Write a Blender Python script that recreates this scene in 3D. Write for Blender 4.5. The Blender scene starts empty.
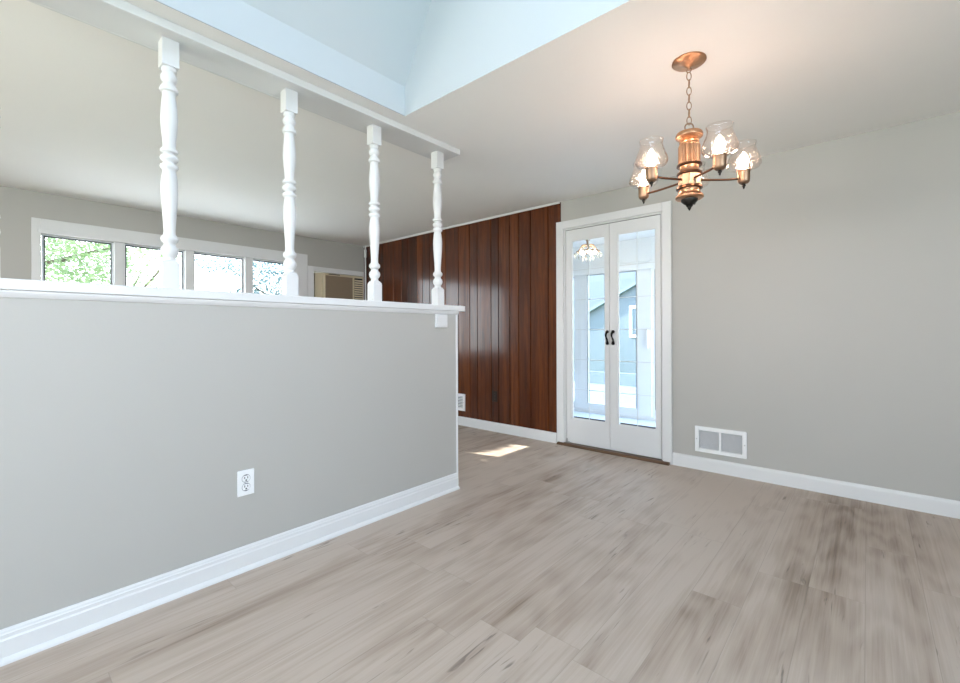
import bpy, bmesh, math, random
from mathutils import Vector, Matrix

random.seed(7)
S = bpy.context.scene
COL = S.collection
PI = math.pi

# ------------------------------------------------------------------ camera
CAM_H = 1.0866
cam = bpy.data.cameras.new('camera')
cam.sensor_fit = 'HORIZONTAL'
cam.sensor_width = 36.0
cam.lens = 440.07 / 960 * 36.0
cam.shift_y = -9.0 / 960
cam.clip_start = 0.02
cam_o = bpy.data.objects.new('camera', cam)
COL.objects.link(cam_o)
cam_o.matrix_world = (Matrix.Translation((0, 0, CAM_H)) @ Matrix.Rotation(0.7223, 4, 'Z')
                      @ Matrix.Rotation(PI / 2 - 0.0007, 4, 'X') @ Matrix.Rotation(-0.0038, 4, 'Z'))
S.camera = cam_o

# ------------------------------------------------------------------ world, sun, skylight, added fill lights, exposure
W = bpy.data.worlds.new('sky')
S.world = W
W.use_nodes = True
wn, wl = W.node_tree.nodes, W.node_tree.links
wn['Background'].inputs['Strength'].default_value = 7.3
g = wn.new('ShaderNodeTexCoord')
sx = wn.new('ShaderNodeSeparateXYZ')
rp = wn.new('ShaderNodeValToRGB')
wl.new(g.outputs['Generated'], sx.inputs[0])
wl.new(sx.outputs['Z'], rp.inputs[0])
rp.color_ramp.elements[0].position = 0.0
rp.color_ramp.elements[0].color = (0.93, 0.965, 1.0, 1)
rp.color_ramp.elements[1].position = 0.8
rp.color_ramp.elements[1].color = (0.45, 0.68, 1.0, 1)
wl.new(rp.outputs[0], wn['Background'].inputs['Color'])


def light(name, kind, loc, to, energy, color, size=None):
    l = bpy.data.lights.new(name, kind)
    l.energy = energy
    l.color = color
    if kind == 'AREA':
        l.shape = 'RECTANGLE'
        l.size, l.size_y = size
    o = bpy.data.objects.new(name, l)
    COL.objects.link(o)
    o.location = loc
    d = Vector(to)
    o.rotation_euler = d.to_track_quat('-Z', 'Y' if abs(d.normalized().z) < .99 else 'X').to_euler()
    return l


SUN_DIR = (1.0, 0.25, -0.612)
sun = light('sun', 'SUN', (-8, -2, 6), SUN_DIR, 20.0, (1.0, 0.95, 0.86))
sun.angle = 0.006
light('fill_dining_side', 'AREA', (2.36, -0.3, 1.5), (-1, 0, 1.1), 56, (0.47, 0.72, 1.0), (2.8, 1.3))  # added blue fill at an unseen opening, for half wall and ceiling
light('fill_rear', 'AREA', (-0.9, -2.76, 1.45), (0, 1, 1.7), 38, (1.0, 0.96, 0.92), (2.0, 1.3))  # added warm fill behind the camera, tilted up at the ceiling
light('daylight_skylight', 'AREA', (-0.35, 0.5, 3.62), (0, 0, -1), 8, (0.80, 0.89, 1.0), (0.9, 0.9))
light('fill_living', 'AREA', (-2.9, -2.76, 1.5), (0.4, 1, 2.2), 76, (1.0, 0.97, 0.90), (1.0, 1.3))  # added fill, source unseen, aimed up at the living room ceiling
light('fill_porch', 'AREA', (-0.44, 4.6, 1.3), (-1, 0.25, 0.0), 20, (0.95, 0.96, 1.0), (1.2, 1.4))  # added fill at the unseen porch end, brightens the porch inside

S.view_settings.view_transform = 'Standard'
S.view_settings.look = 'None'
S.view_settings.gamma = 1.0
S.view_settings.exposure = 0.14
S.view_settings.use_curve_mapping = False


# ------------------------------------------------------------------ materials
class NT:
    def __init__(s, name):
        s.m = bpy.data.materials.new(name)
        s.m.use_nodes = True
        s.n, s.l = s.m.node_tree.nodes, s.m.node_tree.links
        s.bsdf = s.n['Principled BSDF']
        s.out = s.n['Material Output']

    def new(s, t, **kw):
        n = s.n.new(t)
        for k, v in kw.items():
            setattr(n, k, v)
        return n

    def val(s, sock, v):
        if hasattr(v, 'is_output') or isinstance(v, bpy.types.NodeSocket):
            s.l.new(v, sock)
        else:
            sock.default_value = v

    def math(s, op, a, b=0.0, c=None):
        n = s.new('ShaderNodeMath', operation=op)
        s.val(n.inputs[0], a)
        s.val(n.inputs[1], b)
        if c is not None:
            s.val(n.inputs[2], c)
        return n.outputs[0]

    def comb(s, x, y, z):
        n = s.new('ShaderNodeCombineXYZ')
        for i, v in enumerate((x, y, z)):
            s.val(n.inputs[i], v)
        return n.outputs[0]

    def xyz(s):
        t = s.new('ShaderNodeTexCoord')
        q = s.new('ShaderNodeSeparateXYZ')
        s.l.new(t.outputs['Object'], q.inputs[0])
        return q.outputs, t.outputs['Object']

    def noise(s, vec, scale, detail=4.0, rough=0.55, dist=0.0):
        n = s.new('ShaderNodeTexNoise')
        s.l.new(vec, n.inputs['Vector'])
        n.inputs['Scale'].default_value = scale
        n.inputs['Detail'].default_value = detail
        n.inputs['Roughness'].default_value = rough
        n.inputs['Distortion'].default_value = dist
        return n.outputs['Fac']

    def ramp(s, f, stops):
        n = s.new('ShaderNodeValToRGB')
        s.val(n.inputs[0], f)
        e = n.color_ramp.elements
        while len(e) < len(stops):
            e.new(0.5)
        for k, (p, c) in enumerate(stops):
            e[k].position = p
            e[k].color = (*c, 1)
        return n.outputs[0]

    def mix(s, f, a, b, blend='MIX'):
        n = s.new('ShaderNodeMix', data_type='RGBA', blend_type=blend)
        s.val(n.inputs[0], f)
        for k, v in ((6, a), (7, b)):
            if isinstance(v, tuple):
                v = (*v, 1) if len(v) == 3 else v
            s.val(n.inputs[k], v)
        return n.outputs[2]

    def bump(s, h, strength, dist=0.01):
        n = s.new('ShaderNodeBump')
        s.l.new(h, n.inputs['Height'])
        n.inputs['Strength'].default_value = strength
        n.inputs['Distance'].default_value = dist
        s.l.new(n.outputs[0], s.bsdf.inputs['Normal'])


def paint(name, col, rough=0.6, var=0.03, bump=0.05, scale=60, spec=0.5, metal=0.0):
    t = NT(name)
    q, obj = t.xyz()
    n = t.noise(obj, scale, 5)
    n2 = t.noise(obj, 1.3, 3)
    hi = tuple(min(1, c * (1 + var)) for c in col)
    lo = tuple(c * (1 - var) for c in col)
    c = t.ramp(n2, [(0.3, lo), (0.7, hi)])
    t.l.new(c, t.bsdf.inputs['Base Color'])
    t.bsdf.inputs['Roughness'].default_value = rough
    t.bsdf.inputs['Metallic'].default_value = metal
    t.bsdf.inputs['Specular IOR Level'].default_value = spec
    if bump:
        t.bump(n, bump, 0.004)
    return t.m


def emit(name, col, strength):
    t = NT(name)
    t.bsdf.inputs['Base Color'].default_value = (*col, 1)
    t.bsdf.inputs['Emission Color'].default_value = (*col, 1)
    t.bsdf.inputs['Emission Strength'].default_value = strength
    return t.m


def pane_glass(name, tint=(1, 1, 1), gloss=1.0, bump=0.0, scale=40, haze=0.0, rough=0.0):
    t = NT(name)
    t.n.remove(t.bsdf)
    tr = t.new('ShaderNodeBsdfTransparent')
    tr.inputs[0].default_value = (*tint, 1)
    gl = t.new('ShaderNodeBsdfGlossy')
    gl.inputs['Roughness'].default_value = rough
    fr = t.new('ShaderNodeFresnel')
    geo = t.new('ShaderNodeNewGeometry')
    t.l.new(t.math('ADD', t.math('MULTIPLY', geo.outputs['Backfacing'], 1 / 1.5 - 1.5), 1.5), fr.inputs['IOR'])
    f = t.math('MULTIPLY', fr.outputs[0], gloss)
    if bump:
        q, obj = t.xyz()
        v = t.new('ShaderNodeTexVoronoi')
        v.inputs['Scale'].default_value = scale
        t.l.new(obj, v.inputs['Vector'])
        b = t.new('ShaderNodeBump')
        b.inputs['Strength'].default_value = bump
        b.inputs['Distance'].default_value = 0.004
        t.l.new(v.outputs['Distance'], b.inputs['Height'])
        t.l.new(b.outputs[0], gl.inputs['Normal'])
        t.l.new(b.outputs[0], fr.inputs['Normal'])
    mx = t.new('ShaderNodeMixShader')
    t.l.new(f, mx.inputs[0])
    t.l.new(tr.outputs[0], mx.inputs[1])
    t.l.new(gl.outputs[0], mx.inputs[2])
    last = mx
    if haze:
        df = t.new('ShaderNodeBsdfTranslucent')
        df.inputs[0].default_value = (1, .97, .93, 1)
        m2 = t.new('ShaderNodeMixShader')
        m2.inputs[0].default_value = haze
        t.l.new(mx.outputs[0], m2.inputs[1])
        t.l.new(df.outputs[0], m2.inputs[2])
        last = m2
    t.l.new(last.outputs[0], t.out.inputs[0])
    return t.m


def floor_mat():
    t = NT('vinyl_plank')
    q, obj = t.xyz()
    PW, PL = 0.182, 1.22
    BROAD = 14.22      # which stretch of the pale and brown planks lies here
    u = t.math('DIVIDE', t.math('ADD', q['X'], 20.03), PW)
    row = t.math('FLOOR', u)
    wn_ = t.new('ShaderNodeTexWhiteNoise', noise_dimensions='1D')
    t.l.new(row, wn_.inputs['W'])
    v = t.math('ADD', t.math('DIVIDE', t.math('ADD', q['Y'], 20.0), PL), t.math('MULTIPLY', wn_.outputs['Value'], 7.0))
    colm = t.math('FLOOR', v)
    w2 = t.new('ShaderNodeTexWhiteNoise', noise_dimensions='2D')
    t.l.new(t.comb(row, colm, 0.0), w2.inputs['Vector'])
    rnd = w2.outputs['Value']
    rz = t.math('MULTIPLY', rnd, 2.2)
    # long streaks of grain, different on each plank
    gv = t.comb(t.math('MULTIPLY', q['X'], 9.5), t.math('MULTIPLY', q['Y'], 0.55), rz)
    streak = t.noise(gv, 1.0, 6, 0.6, 0.6)
    fv = t.comb(t.math('MULTIPLY', q['X'], 80.0), t.math('MULTIPLY', q['Y'], 1.5), rz)
    fine = t.noise(fv, 1.0, 5, 0.65, 0.3)
    bv = t.comb(t.math('MULTIPLY', q['X'], 2.4), t.math('MULTIPLY', q['Y'], 0.33), t.math('ADD', t.math('MULTIPLY', rnd, 0.25), BROAD))
    broad = t.noise(bv, 1.0, 3, 0.5, 0.15)
    # cathedral figure
    wv = t.new('ShaderNodeTexWave', wave_type='RINGS', rings_direction='X')
    t.l.new(t.comb(t.math('MULTIPLY', q['X'], 5.0), t.math('MULTIPLY', q['Y'], 0.7), rz), wv.inputs['Vector'])
    wv.inputs['Scale'].default_value = 1.6
    wv.inputs['Distortion'].default_value = 9.0
    wv.inputs['Detail'].default_value = 3.0
    wv.inputs['Detail Scale'].default_value = 1.2
    f = t.math('ADD', t.math('MULTIPLY', streak, 0.46), t.math('MULTIPLY', fine, 0.24))
    f = t.math('ADD', f, t.math('MULTIPLY', broad, 0.62))
    f = t.math('ADD', f, t.math('MULTIPLY', wv.outputs['Fac'], 0.05))
    f = t.math('ADD', f, t.math('MULTIPLY', t.math('SUBTRACT', rnd, 0.5), 0.02))
    c = t.ramp(f, [(0.42, (0.120, 0.078, 0.053)), (0.515, (0.250, 0.182, 0.138)), (0.60, (0.385, 0.300, 0.240)),
                   (0.74, (0.50, 0.41, 0.342))])
    # short dark cracks and knots along the grain
    kv = t.comb(t.math('MULTIPLY', q['X'], 42.0), t.math('MULTIPLY', q['Y'], 3.2), t.math('ADD', rz, 7.7))
    kn = t.noise(kv, 1.0, 2, 0.5, 1.5)
    km = t.noise(t.comb(t.math('MULTIPLY', q['X'], 7.0), t.math('MULTIPLY', q['Y'], 2.2), rz), 1.0, 2, 0.5, 0.0)
    def soft(v, a_, b_):
        mr = t.new('ShaderNodeMapRange', interpolation_type='SMOOTHSTEP')
        t.l.new(v, mr.inputs['Value'])
        mr.inputs['From Min'].default_value = a_
        mr.inputs['From Max'].default_value = b_
        return mr.outputs[0]
    kf = t.math('MULTIPLY', t.math('MULTIPLY', soft(kn, 0.60, 0.72), soft(km, 0.54, 0.62)), 0.6)
    c = t.mix(kf, c, (0.085, 0.066, 0.055))
    # seams
    fu = t.math('FRACT', u)
    fw = t.math('FRACT', v)
    eu = t.math('MINIMUM', fu, t.math('SUBTRACT', 1.0, fu))
    ev = t.math('MINIMUM', fw, t.math('SUBTRACT', 1.0, fw))
    seam = t.math('MAXIMUM', t.math('LESS_THAN', eu, 0.0055), t.math('MULTIPLY', t.math('LESS_THAN', ev, 0.0009), 0.8))
    c = t.mix(t.math('MULTIPLY', seam, 0.28), c, (0.12, 0.10, 0.085))
    t.l.new(c, t.bsdf.inputs['Base Color'])
    r = t.math('ADD', 0.42, t.math('MULTIPLY', fine, 0.14))
    t.bsdf.inputs['Specular IOR Level'].default_value = 0.32
    t.l.new(r, t.bsdf.inputs['Roughness'])
    h = t.math('SUBTRACT', fine, t.math('MULTIPLY', seam, 0.8))
    t.bump(h, 0.10, 0.002)
    return t.m


def wood_mat(name, c0, c1, c2, axis='Z', rough=0.28, use_tone=False, coat=0.0):
    t = NT(name)
    q, obj = t.xyz()
    if axis == 'Z':
        gv = t.comb(t.math('MULTIPLY', q['X'], 22.0), q['Y'], t.math('MULTIPLY', q['Z'], 1.3))
    else:
        gv = t.comb(t.math('MULTIPLY', q['X'], 1.3), t.math('MULTIPLY', q['Y'], 22.0), t.math('MULTIPLY', q['Z'], 22.0))
    n = t.noise(gv, 1.0, 6, 0.6, 0.7)
    f2 = t.noise(gv, 6.0, 4, 0.6, 0.2)
    f = t.math('ADD', t.math('MULTIPLY', n, 0.75), t.math('MULTIPLY', f2, 0.25))
    if use_tone:
        a = t.new('ShaderNodeAttribute', attribute_name='tone')
        f = t.math('ADD', f, t.math('MULTIPLY', t.math('SUBTRACT', a.outputs['Fac'], 0.5), 0.32))
    c = t.ramp(f, [(0.28, c0), (0.5, c1), (0.74, c2)])
    t.l.new(c, t.bsdf.inputs['Base Color'])
    t.bsdf.inputs['Roughness'].default_value = rough
    t.bsdf.inputs['Coat Weight'].default_value = coat
    t.bsdf.inputs['Coat Roughness'].default_value = 0.13
    if use_tone:
        t.bsdf.inputs['Specular IOR Level'].default_value = 0.12
    t.bump(f2, 0.06, 0.002)
    return t.m


def metal_mat(name, col, rough=0.3):
    t = NT(name)
    q, obj = t.xyz()
    n = t.noise(obj, 35, 4)
    c = t.ramp(n, [(0.3, tuple(k * .78 for k in col)), (0.7, col)])
    t.l.new(c, t.bsdf.inputs['Base Color'])
    t.bsdf.inputs['Metallic'].default_value = 1.0
    t.bsdf.inputs['Roughness'].default_value = rough
    return t.m


def leaf_mat(name, a, b):
    t = NT(name)
    q, obj = t.xyz()
    n = t.noise(obj, 3.0, 3)
    c = t.ramp(n, [(0.3, a), (0.7, b)])
    t.l.new(c, t.bsdf.inputs['Base Color'])
    t.bsdf.inputs['Roughness'].default_value = 0.5
    tl = t.new('ShaderNodeBsdfTranslucent')
    t.l.new(c, tl.inputs[0])
    mx = t.new('ShaderNodeMixShader')
    mx.inputs[0].default_value = 0.45
    t.l.new(t.bsdf.outputs[0], mx.inputs[1])
    t.l.new(tl.outputs[0], mx.inputs[2])
    t.l.new(mx.outputs[0], t.out.inputs[0])
    return t.m


M = dict(
    wall=paint('greige_wall_paint', (0.45, 0.434, 0.403), 0.55, 0.012, 0.04, 90),
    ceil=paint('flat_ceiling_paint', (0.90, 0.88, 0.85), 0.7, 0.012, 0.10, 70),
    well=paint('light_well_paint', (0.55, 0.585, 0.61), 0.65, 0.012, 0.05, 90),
    trim=paint('white_gloss_paint', (0.72, 0.715, 0.71), 0.36, 0.012, 0.02, 40),
    white=paint('white_plastic', (0.86, 0.86, 0.86), 0.3, 0.01, 0.0),
    vinyl=paint('white_vinyl', (0.84, 0.86, 0.88), 0.3, 0.01, 0.0),
    porch=paint('porch_white_paint', (0.82, 0.83, 0.84), 0.6, 0.012, 0.04, 70),
    porch_floor=paint('porch_floor_paint', (0.60, 0.66, 0.74), 0.5, 0.04, 0.05, 30),
    black=paint('black_iron', (0.006, 0.005, 0.005), 0.6, 0.1, 0.0, 50, spec=0.1),
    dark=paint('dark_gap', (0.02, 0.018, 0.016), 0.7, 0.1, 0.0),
    gasket=paint('grey_gasket', (0.10, 0.10, 0.11), 0.6, 0.05, 0.0),
    brown_plastic=paint('brown_plastic', (0.022, 0.012, 0.007), 0.6, 0.05, 0.0, spec=0.15),
    beige=paint('beige_plastic', (0.64, 0.55, 0.39), 0.45, 0.03, 0.02, 30),
    taupe=paint('taupe_grille', (0.27, 0.20, 0.135), 0.55, 0.05, 0.03, 120),
    duct=paint('grey_duct', (0.14, 0.14, 0.15), 0.5, 0.05, 0.0),
    floor=floor_mat(),
    panel=wood_mat('stained_wood_panel', (0.026, 0.006, 0.001), (0.070, 0.0145, 0.0022), (0.140, 0.036, 0.006), 'Z', 0.30, True, 0.9),
    threshold=wood_mat('threshold_wood', (0.05, 0.025, 0.012), (0.11, 0.055, 0.026), (0.19, 0.10, 0.05), 'X', 0.4),
    copper=metal_mat('brushed_copper', (0.66, 0.37, 0.215), 0.36),
    bronze=metal_mat('dark_bronze', (0.16, 0.075, 0.042), 0.35),
    brass=metal_mat('antique_brass', (0.42, 0.265, 0.175), 0.42),
    iron=metal_mat('blackened_iron', (0.06, 0.055, 0.05), 0.45),
    steel=metal_mat('screw_steel', (0.55, 0.55, 0.55), 0.35),
    glass=pane_glass('window_glass', (0.97, 0.985, 0.985)),
    shade=pane_glass('crackled_glass', (0.97, 0.955, 0.94), 1.2, 0.55, 75, 0.004, 0.05),
    crystal=pane_glass('crystal', (0.95, 0.93, 0.9), 4.0, 0.0, 40, 0.12),
    bulb=emit('lamp_bulb', (1.0, 0.72, 0.58), 76.0),
    bulb2=emit('porch_bulb', (1.0, 0.84, 0.6), 30.0),
    grass=paint('lawn', (0.10, 0.20, 0.05), 0.9, 0.25, 0.3, 20),
    bounce=paint('pale_bounce', (0.76, 0.70, 0.61), 0.9, 0.06, 0.4, 60),  # pale colour for the ground added to bounce daylight
    patio=paint('patio_concrete', (0.15, 0.19, 0.25), 0.8, 0.05, 0.1, 30),
    siding=paint('pale_blue_siding', (0.125, 0.155, 0.19), 0.6, 0.03, 0.03, 20),
    roof=paint('pale_grey_shingle', (0.165, 0.205, 0.25), 0.8, 0.08, 0.2, 25),
    bark=paint('bark', (0.12, 0.085, 0.06), 0.9, 0.2, 0.5, 20),
    leaf_a=leaf_mat('yellow_green_leaf', (0.22, 0.32, 0.15), (0.36, 0.44, 0.25)),
    leaf_b=leaf_mat('blue_green_leaf', (0.08, 0.145, 0.15), (0.17, 0.24, 0.26)),
)


# ------------------------------------------------------------------ mesh helpers
def box(bm, x0, x1, y0, y1, z0, z1):
    vs = [bm.verts.new((x, y, z)) for x in (x0, x1) for y in (y0, y1) for z in (z0, z1)]
    fs = [(0, 1, 3, 2), (4, 6, 7, 5), (0, 4, 5, 1), (2, 3, 7, 6), (0, 2, 6, 4), (1, 5, 7, 3)]
    return [bm.faces.new([vs[i] for i in f]) for f in fs]


def lathe(bm, prof, seg=24, at=(0, 0, 0), flute=None, cap=True):
    """prof: list of (r, z), bottom to top or top to bottom."""
    rings = []
    for k, (r, z) in enumerate(prof):
        ring = []
        for i in range(seg):
            a = 2 * PI * i / seg
            rr = r
            if flute and flute[0] <= k <= flute[1]:
                rr = r * (1 - 0.10 * (i % 2))
            ring.append(bm.verts.new((at[0] + rr * math.cos(a), at[1] + rr * math.sin(a), at[2] + z)))
        rings.append(ring)
    for a, b in zip(rings, rings[1:]):
        for i in range(seg):
            bm.faces.new((a[i], a[(i + 1) % seg], b[(i + 1) % seg], b[i]))
    if cap:
        bm.faces.new(rings[0])
        bm.faces.new(rings[-1])


def tube(bm, pts, r, seg=10, cap=True, radii=None):
    pts = [Vector(p) for p in pts]
    rings = []
    ref = Vector((0, 0, 1))
    for k, p in enumerate(pts):
        d = (pts[min(k + 1, len(pts) - 1)] - pts[max(k - 1, 0)]).normalized()
        if abs(d.dot(ref)) > 0.95:
            ref = Vector((1, 0, 0))
        a = d.cross(ref).normalized()
        b = d.cross(a).normalized()
        rr = radii[k] if radii else r
        rings.append([bm.verts.new(p + rr * (math.cos(2 * PI * i / seg) * a + math.sin(2 * PI * i / seg) * b)) for i in range(seg)])
    for a, b in zip(rings, rings[1:]):
        for i in range(seg):
            bm.faces.new((a[i], a[(i + 1) % seg], b[(i + 1) % seg], b[i]))
    if cap:
        bm.faces.new(rings[0])
        bm.faces.new(rings[-1])


def torus(bm, c, R, r, ax1, ax2, n=18, m=8, sy=1.0):
    c, ax1, ax2 = Vector(c), Vector(ax1).normalized(), Vector(ax2).normalized()
    nrm = ax1.cross(ax2)
    rings = []
    for i in range(n):
        a = 2 * PI * i / n
        ctr = c + R * math.cos(a) * ax1 + R * sy * math.sin(a) * ax2
        out = (math.cos(a) * ax1 + math.sin(a) * ax2).normalized()
        rings.append([bm.verts.new(ctr + r * (math.cos(2 * PI * j / m) * out + math.sin(2 * PI * j / m) * nrm)) for j in range(m)])
    for i in range(n):
        a, b = rings[i], rings[(i + 1) % n]
        for j in range(m):
            bm.faces.new((a[j], a[(j + 1) % m], b[(j + 1) % m], b[j]))


def extrude_profile(bm, prof, p0, p1, out):
    """prof: closed list of (o, z): o along the horizontal unit vector out, extruded from p0 to p1."""
    out = Vector(out)
    a = [bm.verts.new(Vector(p0) + out * o + Vector((0, 0, z))) for o, z in prof]
    b = [bm.verts.new(Vector(p1) + out * o + Vector((0, 0, z))) for o, z in prof]
    n = len(prof)
    for i in range(n):
        bm.faces.new((a[i], a[(i + 1) % n], b[(i + 1) % n], b[i]))
    bm.faces.new(a)
    bm.faces.new(b)


def obj(name, bm, mat, parent=None, bevel=0.0, smooth=False, loc=None):
    bmesh.ops.recalc_face_normals(bm, faces=bm.faces)
    me = bpy.data.meshes.new(name)
    bm.to_mesh(me)
    bm.free()
    if smooth:
        me.polygons.foreach_set('use_smooth', [True] * len(me.polygons))
        try:
            me.set_sharp_from_angle(angle=math.radians(38))
        except Exception:
            pass
    me.materials.append(M[mat])
    o = bpy.data.objects.new(name, me)
    COL.objects.link(o)
    if loc is not None:
        o.location = loc
    if parent is not None:
        o.parent = parent
    if bevel:
        md = o.modifiers.new('bevel', 'BEVEL')
        md.width = bevel
        md.segments = 2
        md.limit_method = 'ANGLE'
    return o


def thing(name, label, cat, loc=(0, 0, 0), group=None, kind=None):
    o = bpy.data.objects.new(name, None)
    o.empty_display_size = 0.05
    COL.objects.link(o)
    o.location = loc
    tag(o, label, cat, group, kind)
    return o


def tag(o, label, cat, group=None, kind=None):
    o['label'] = label
    o['category'] = cat
    if group:
        o['group'] = group
    if kind:
        o['kind'] = kind
    return o


def struct(name, bm, mat, label, cat, bevel=0.0, smooth=False):
    return tag(obj(name, bm, mat, None, bevel, smooth), label, cat, None, 'structure')


def boxes(*bs):
    bm = bmesh.new()
    for b in bs:
        box(bm, *b)
    return bm


# ------------------------------------------------------------------ main dimensions
H = 2.35            # ceiling
D = 3.737           # back wall plane
XH = -2.155         # face of the half wall
XHB = -2.275        # its far face
XW = -5.542         # window wall of the living room
XR = 2.3
YF = -2.7
YE = 2.19           # open end of the half wall
WX0, WX1, WY0, WY1 = -2.022, 0.75, -0.75, 1.642   # light well opening

# ------------------------------------------------------------------ floor, ceiling, walls
struct('floor', boxes((XW - .12, XR + .12, YF - .12, D + .12, -0.08, 0.0)), 'floor',
       'grey brown wood-look plank floor', 'floor')
T = 0.05
struct('ceiling', boxes((XW - .12, WX0 - .006, WY0, WY1, H, H + T), (WX1, XR + .12, WY0, WY1, H, H + T),
                        (XW - .12, XR + .12, WY1, D + .12, H, H + T), (XW - .12, XR + .12, YF - .12, WY0, H, H + T)), 'ceil',
       'flat off-white ceiling over both rooms', 'ceiling')
# the light well above the dining area
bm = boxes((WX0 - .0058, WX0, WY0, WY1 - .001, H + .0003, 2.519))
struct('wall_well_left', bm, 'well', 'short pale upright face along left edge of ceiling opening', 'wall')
bm = bmesh.new()
SLX = -1.40
SLZ = 2.519 + (SLX - WX0) * 1.72
a = [bm.verts.new(v) for v in ((WX0 - .04, WY0, 2.519), (WX0 - .04, WY1, 2.519), (SLX, WY1, SLZ), (SLX, WY0, SLZ),
                               (WX0 - .09, WY0, 2.519), (WX0 - .09, WY1, 2.519), (SLX - .06, WY1, SLZ), (SLX - .06, WY0, SLZ))]
# keep the lower edge exactly over the upright face
a[0].co.x = a[1].co.x = WX0
for f in ((0, 1, 2, 3), (4, 7, 6, 5), (0, 3, 7, 4), (1, 5, 6, 2), (0, 4, 5, 1), (3, 2, 6, 7)):
    bm.faces.new([a[i] for i in f])
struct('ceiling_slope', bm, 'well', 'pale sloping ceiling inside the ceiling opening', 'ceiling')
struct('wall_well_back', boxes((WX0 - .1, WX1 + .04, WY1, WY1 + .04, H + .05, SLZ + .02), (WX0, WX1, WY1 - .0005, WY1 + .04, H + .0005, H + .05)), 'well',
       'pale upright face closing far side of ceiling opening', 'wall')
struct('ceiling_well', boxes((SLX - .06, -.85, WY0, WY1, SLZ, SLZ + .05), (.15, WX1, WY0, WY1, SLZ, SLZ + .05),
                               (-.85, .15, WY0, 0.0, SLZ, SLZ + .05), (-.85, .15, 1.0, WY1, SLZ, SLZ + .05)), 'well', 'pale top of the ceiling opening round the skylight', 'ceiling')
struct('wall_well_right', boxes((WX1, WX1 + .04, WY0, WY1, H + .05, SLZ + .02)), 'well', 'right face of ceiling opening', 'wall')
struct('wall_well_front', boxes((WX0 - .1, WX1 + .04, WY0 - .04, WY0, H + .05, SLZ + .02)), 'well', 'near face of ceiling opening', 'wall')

DX0, DX1, DZ = -2.21, -1.265, 2.085          # rough opening of the french door
struct('wall_back', boxes((XW - .12, DX0, D, D + .12, 0, H), (DX1, XR + .12, D, D + .12, 0, H), (DX0, DX1, D, D + .12, DZ, H)), 'wall',
       'grey back wall with the double door', 'wall')
WIN_Y0, WIN_Y1, WIN_Z0, WIN_Z1 = 0.355, 2.665, 0.70, 1.985
AC_Y0, AC_Y1, AC_Z0, AC_Z1 = 2.932, 3.692, 1.43, 1.908
struct('wall_left', boxes((XW - .12, XW, YF, WIN_Y0, 0, H), (XW - .12, XW, WIN_Y1, AC_Y0, 0, H), (XW - .12, XW, AC_Y1, D, 0, H),
                          (XW - .12, XW, WIN_Y0, WIN_Y1, 0, WIN_Z0), (XW - .12, XW, WIN_Y0, WIN_Y1, WIN_Z1, H),
                          (XW - .12, XW, AC_Y0, AC_Y1, 0, AC_Z0), (XW - .12, XW, AC_Y0, AC_Y1, AC_Z1, H)), 'wall',
       'grey far wall of the living room with the window strip', 'wall')
RW = (-1.7, 1.1, 0.85, 2.15)
struct('wall_right', boxes((XR, XR + .12, YF, RW[0], 0, H), (XR, XR + .12, RW[1], D, 0, H), (XR, XR + .12, RW[0], RW[1], 0, RW[2]),
                           (XR, XR + .12, RW[0], RW[1], RW[3], H)), 'wall', 'grey right wall of the dining room', 'wall')
fw = [(-3.45, -2.35), (-1.9, 0.1)]
struct('wall_front', boxes((XW - .12, fw[0][0], YF - .12, YF, 0, H), (fw[0][1], fw[1][0], YF - .12, YF, 0, H), (fw[1][1], XR + .12, YF - .12, YF, 0, H),
                           *[(a_, b_, YF - .12, YF, z0, z1) for a_, b_ in fw for z0, z1 in ((0, .8), (2.15, H))]), 'wall',
       'grey wall behind the viewer', 'wall')

# half wall, its end board, ledge and mouldings
struct('wall_half', boxes((XHB, XH, YF, YE, 0, 1.2325)), 'wall', 'grey painted half wall between dining and living room', 'wall')
struct('trim_1', boxes((XHB - .004, XH + .003, YE, YE + .018, 0, 1.2325)), 'trim', 'white board capping open end of the half wall', 'trim', 0.002)
bm = boxes((XHB - .025, XH + .022, YF, 2.264, 1.2335, 1.271))
struct('trim_2', bm, 'trim', 'white ledge along top of the half wall', 'trim', 0.004)
bm = bmesh.new()
extrude_profile(bm, [(0, 1.2325), (.013, 1.2325), (.013, 1.226), (.010, 1.219), (.004, 1.210), (0, 1.208)], (XH + .0005, YF, 0), (XH + .0005, YE + .018, 0), (1, 0, 0))
struct('trim_3', bm, 'trim', 'thin white moulding under front edge of ledge', 'trim')
TB0, TB1, TBZ = -2.306, -2.112, 2.312
bm = boxes((TB0, TB1, YF, 2.197, TBZ, H - .0005))
extrude_profile(bm, [(0, TBZ), (-.016, TBZ + .002), (-.022, H - .0005), (0, H - .0005)], (TB0, YF, 0), (TB0, 2.197, 0), (1, 0, 0))
struct('trim_4', bm, 'trim', 'white board on ceiling above the spindles', 'trim', 0.003)

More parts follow.
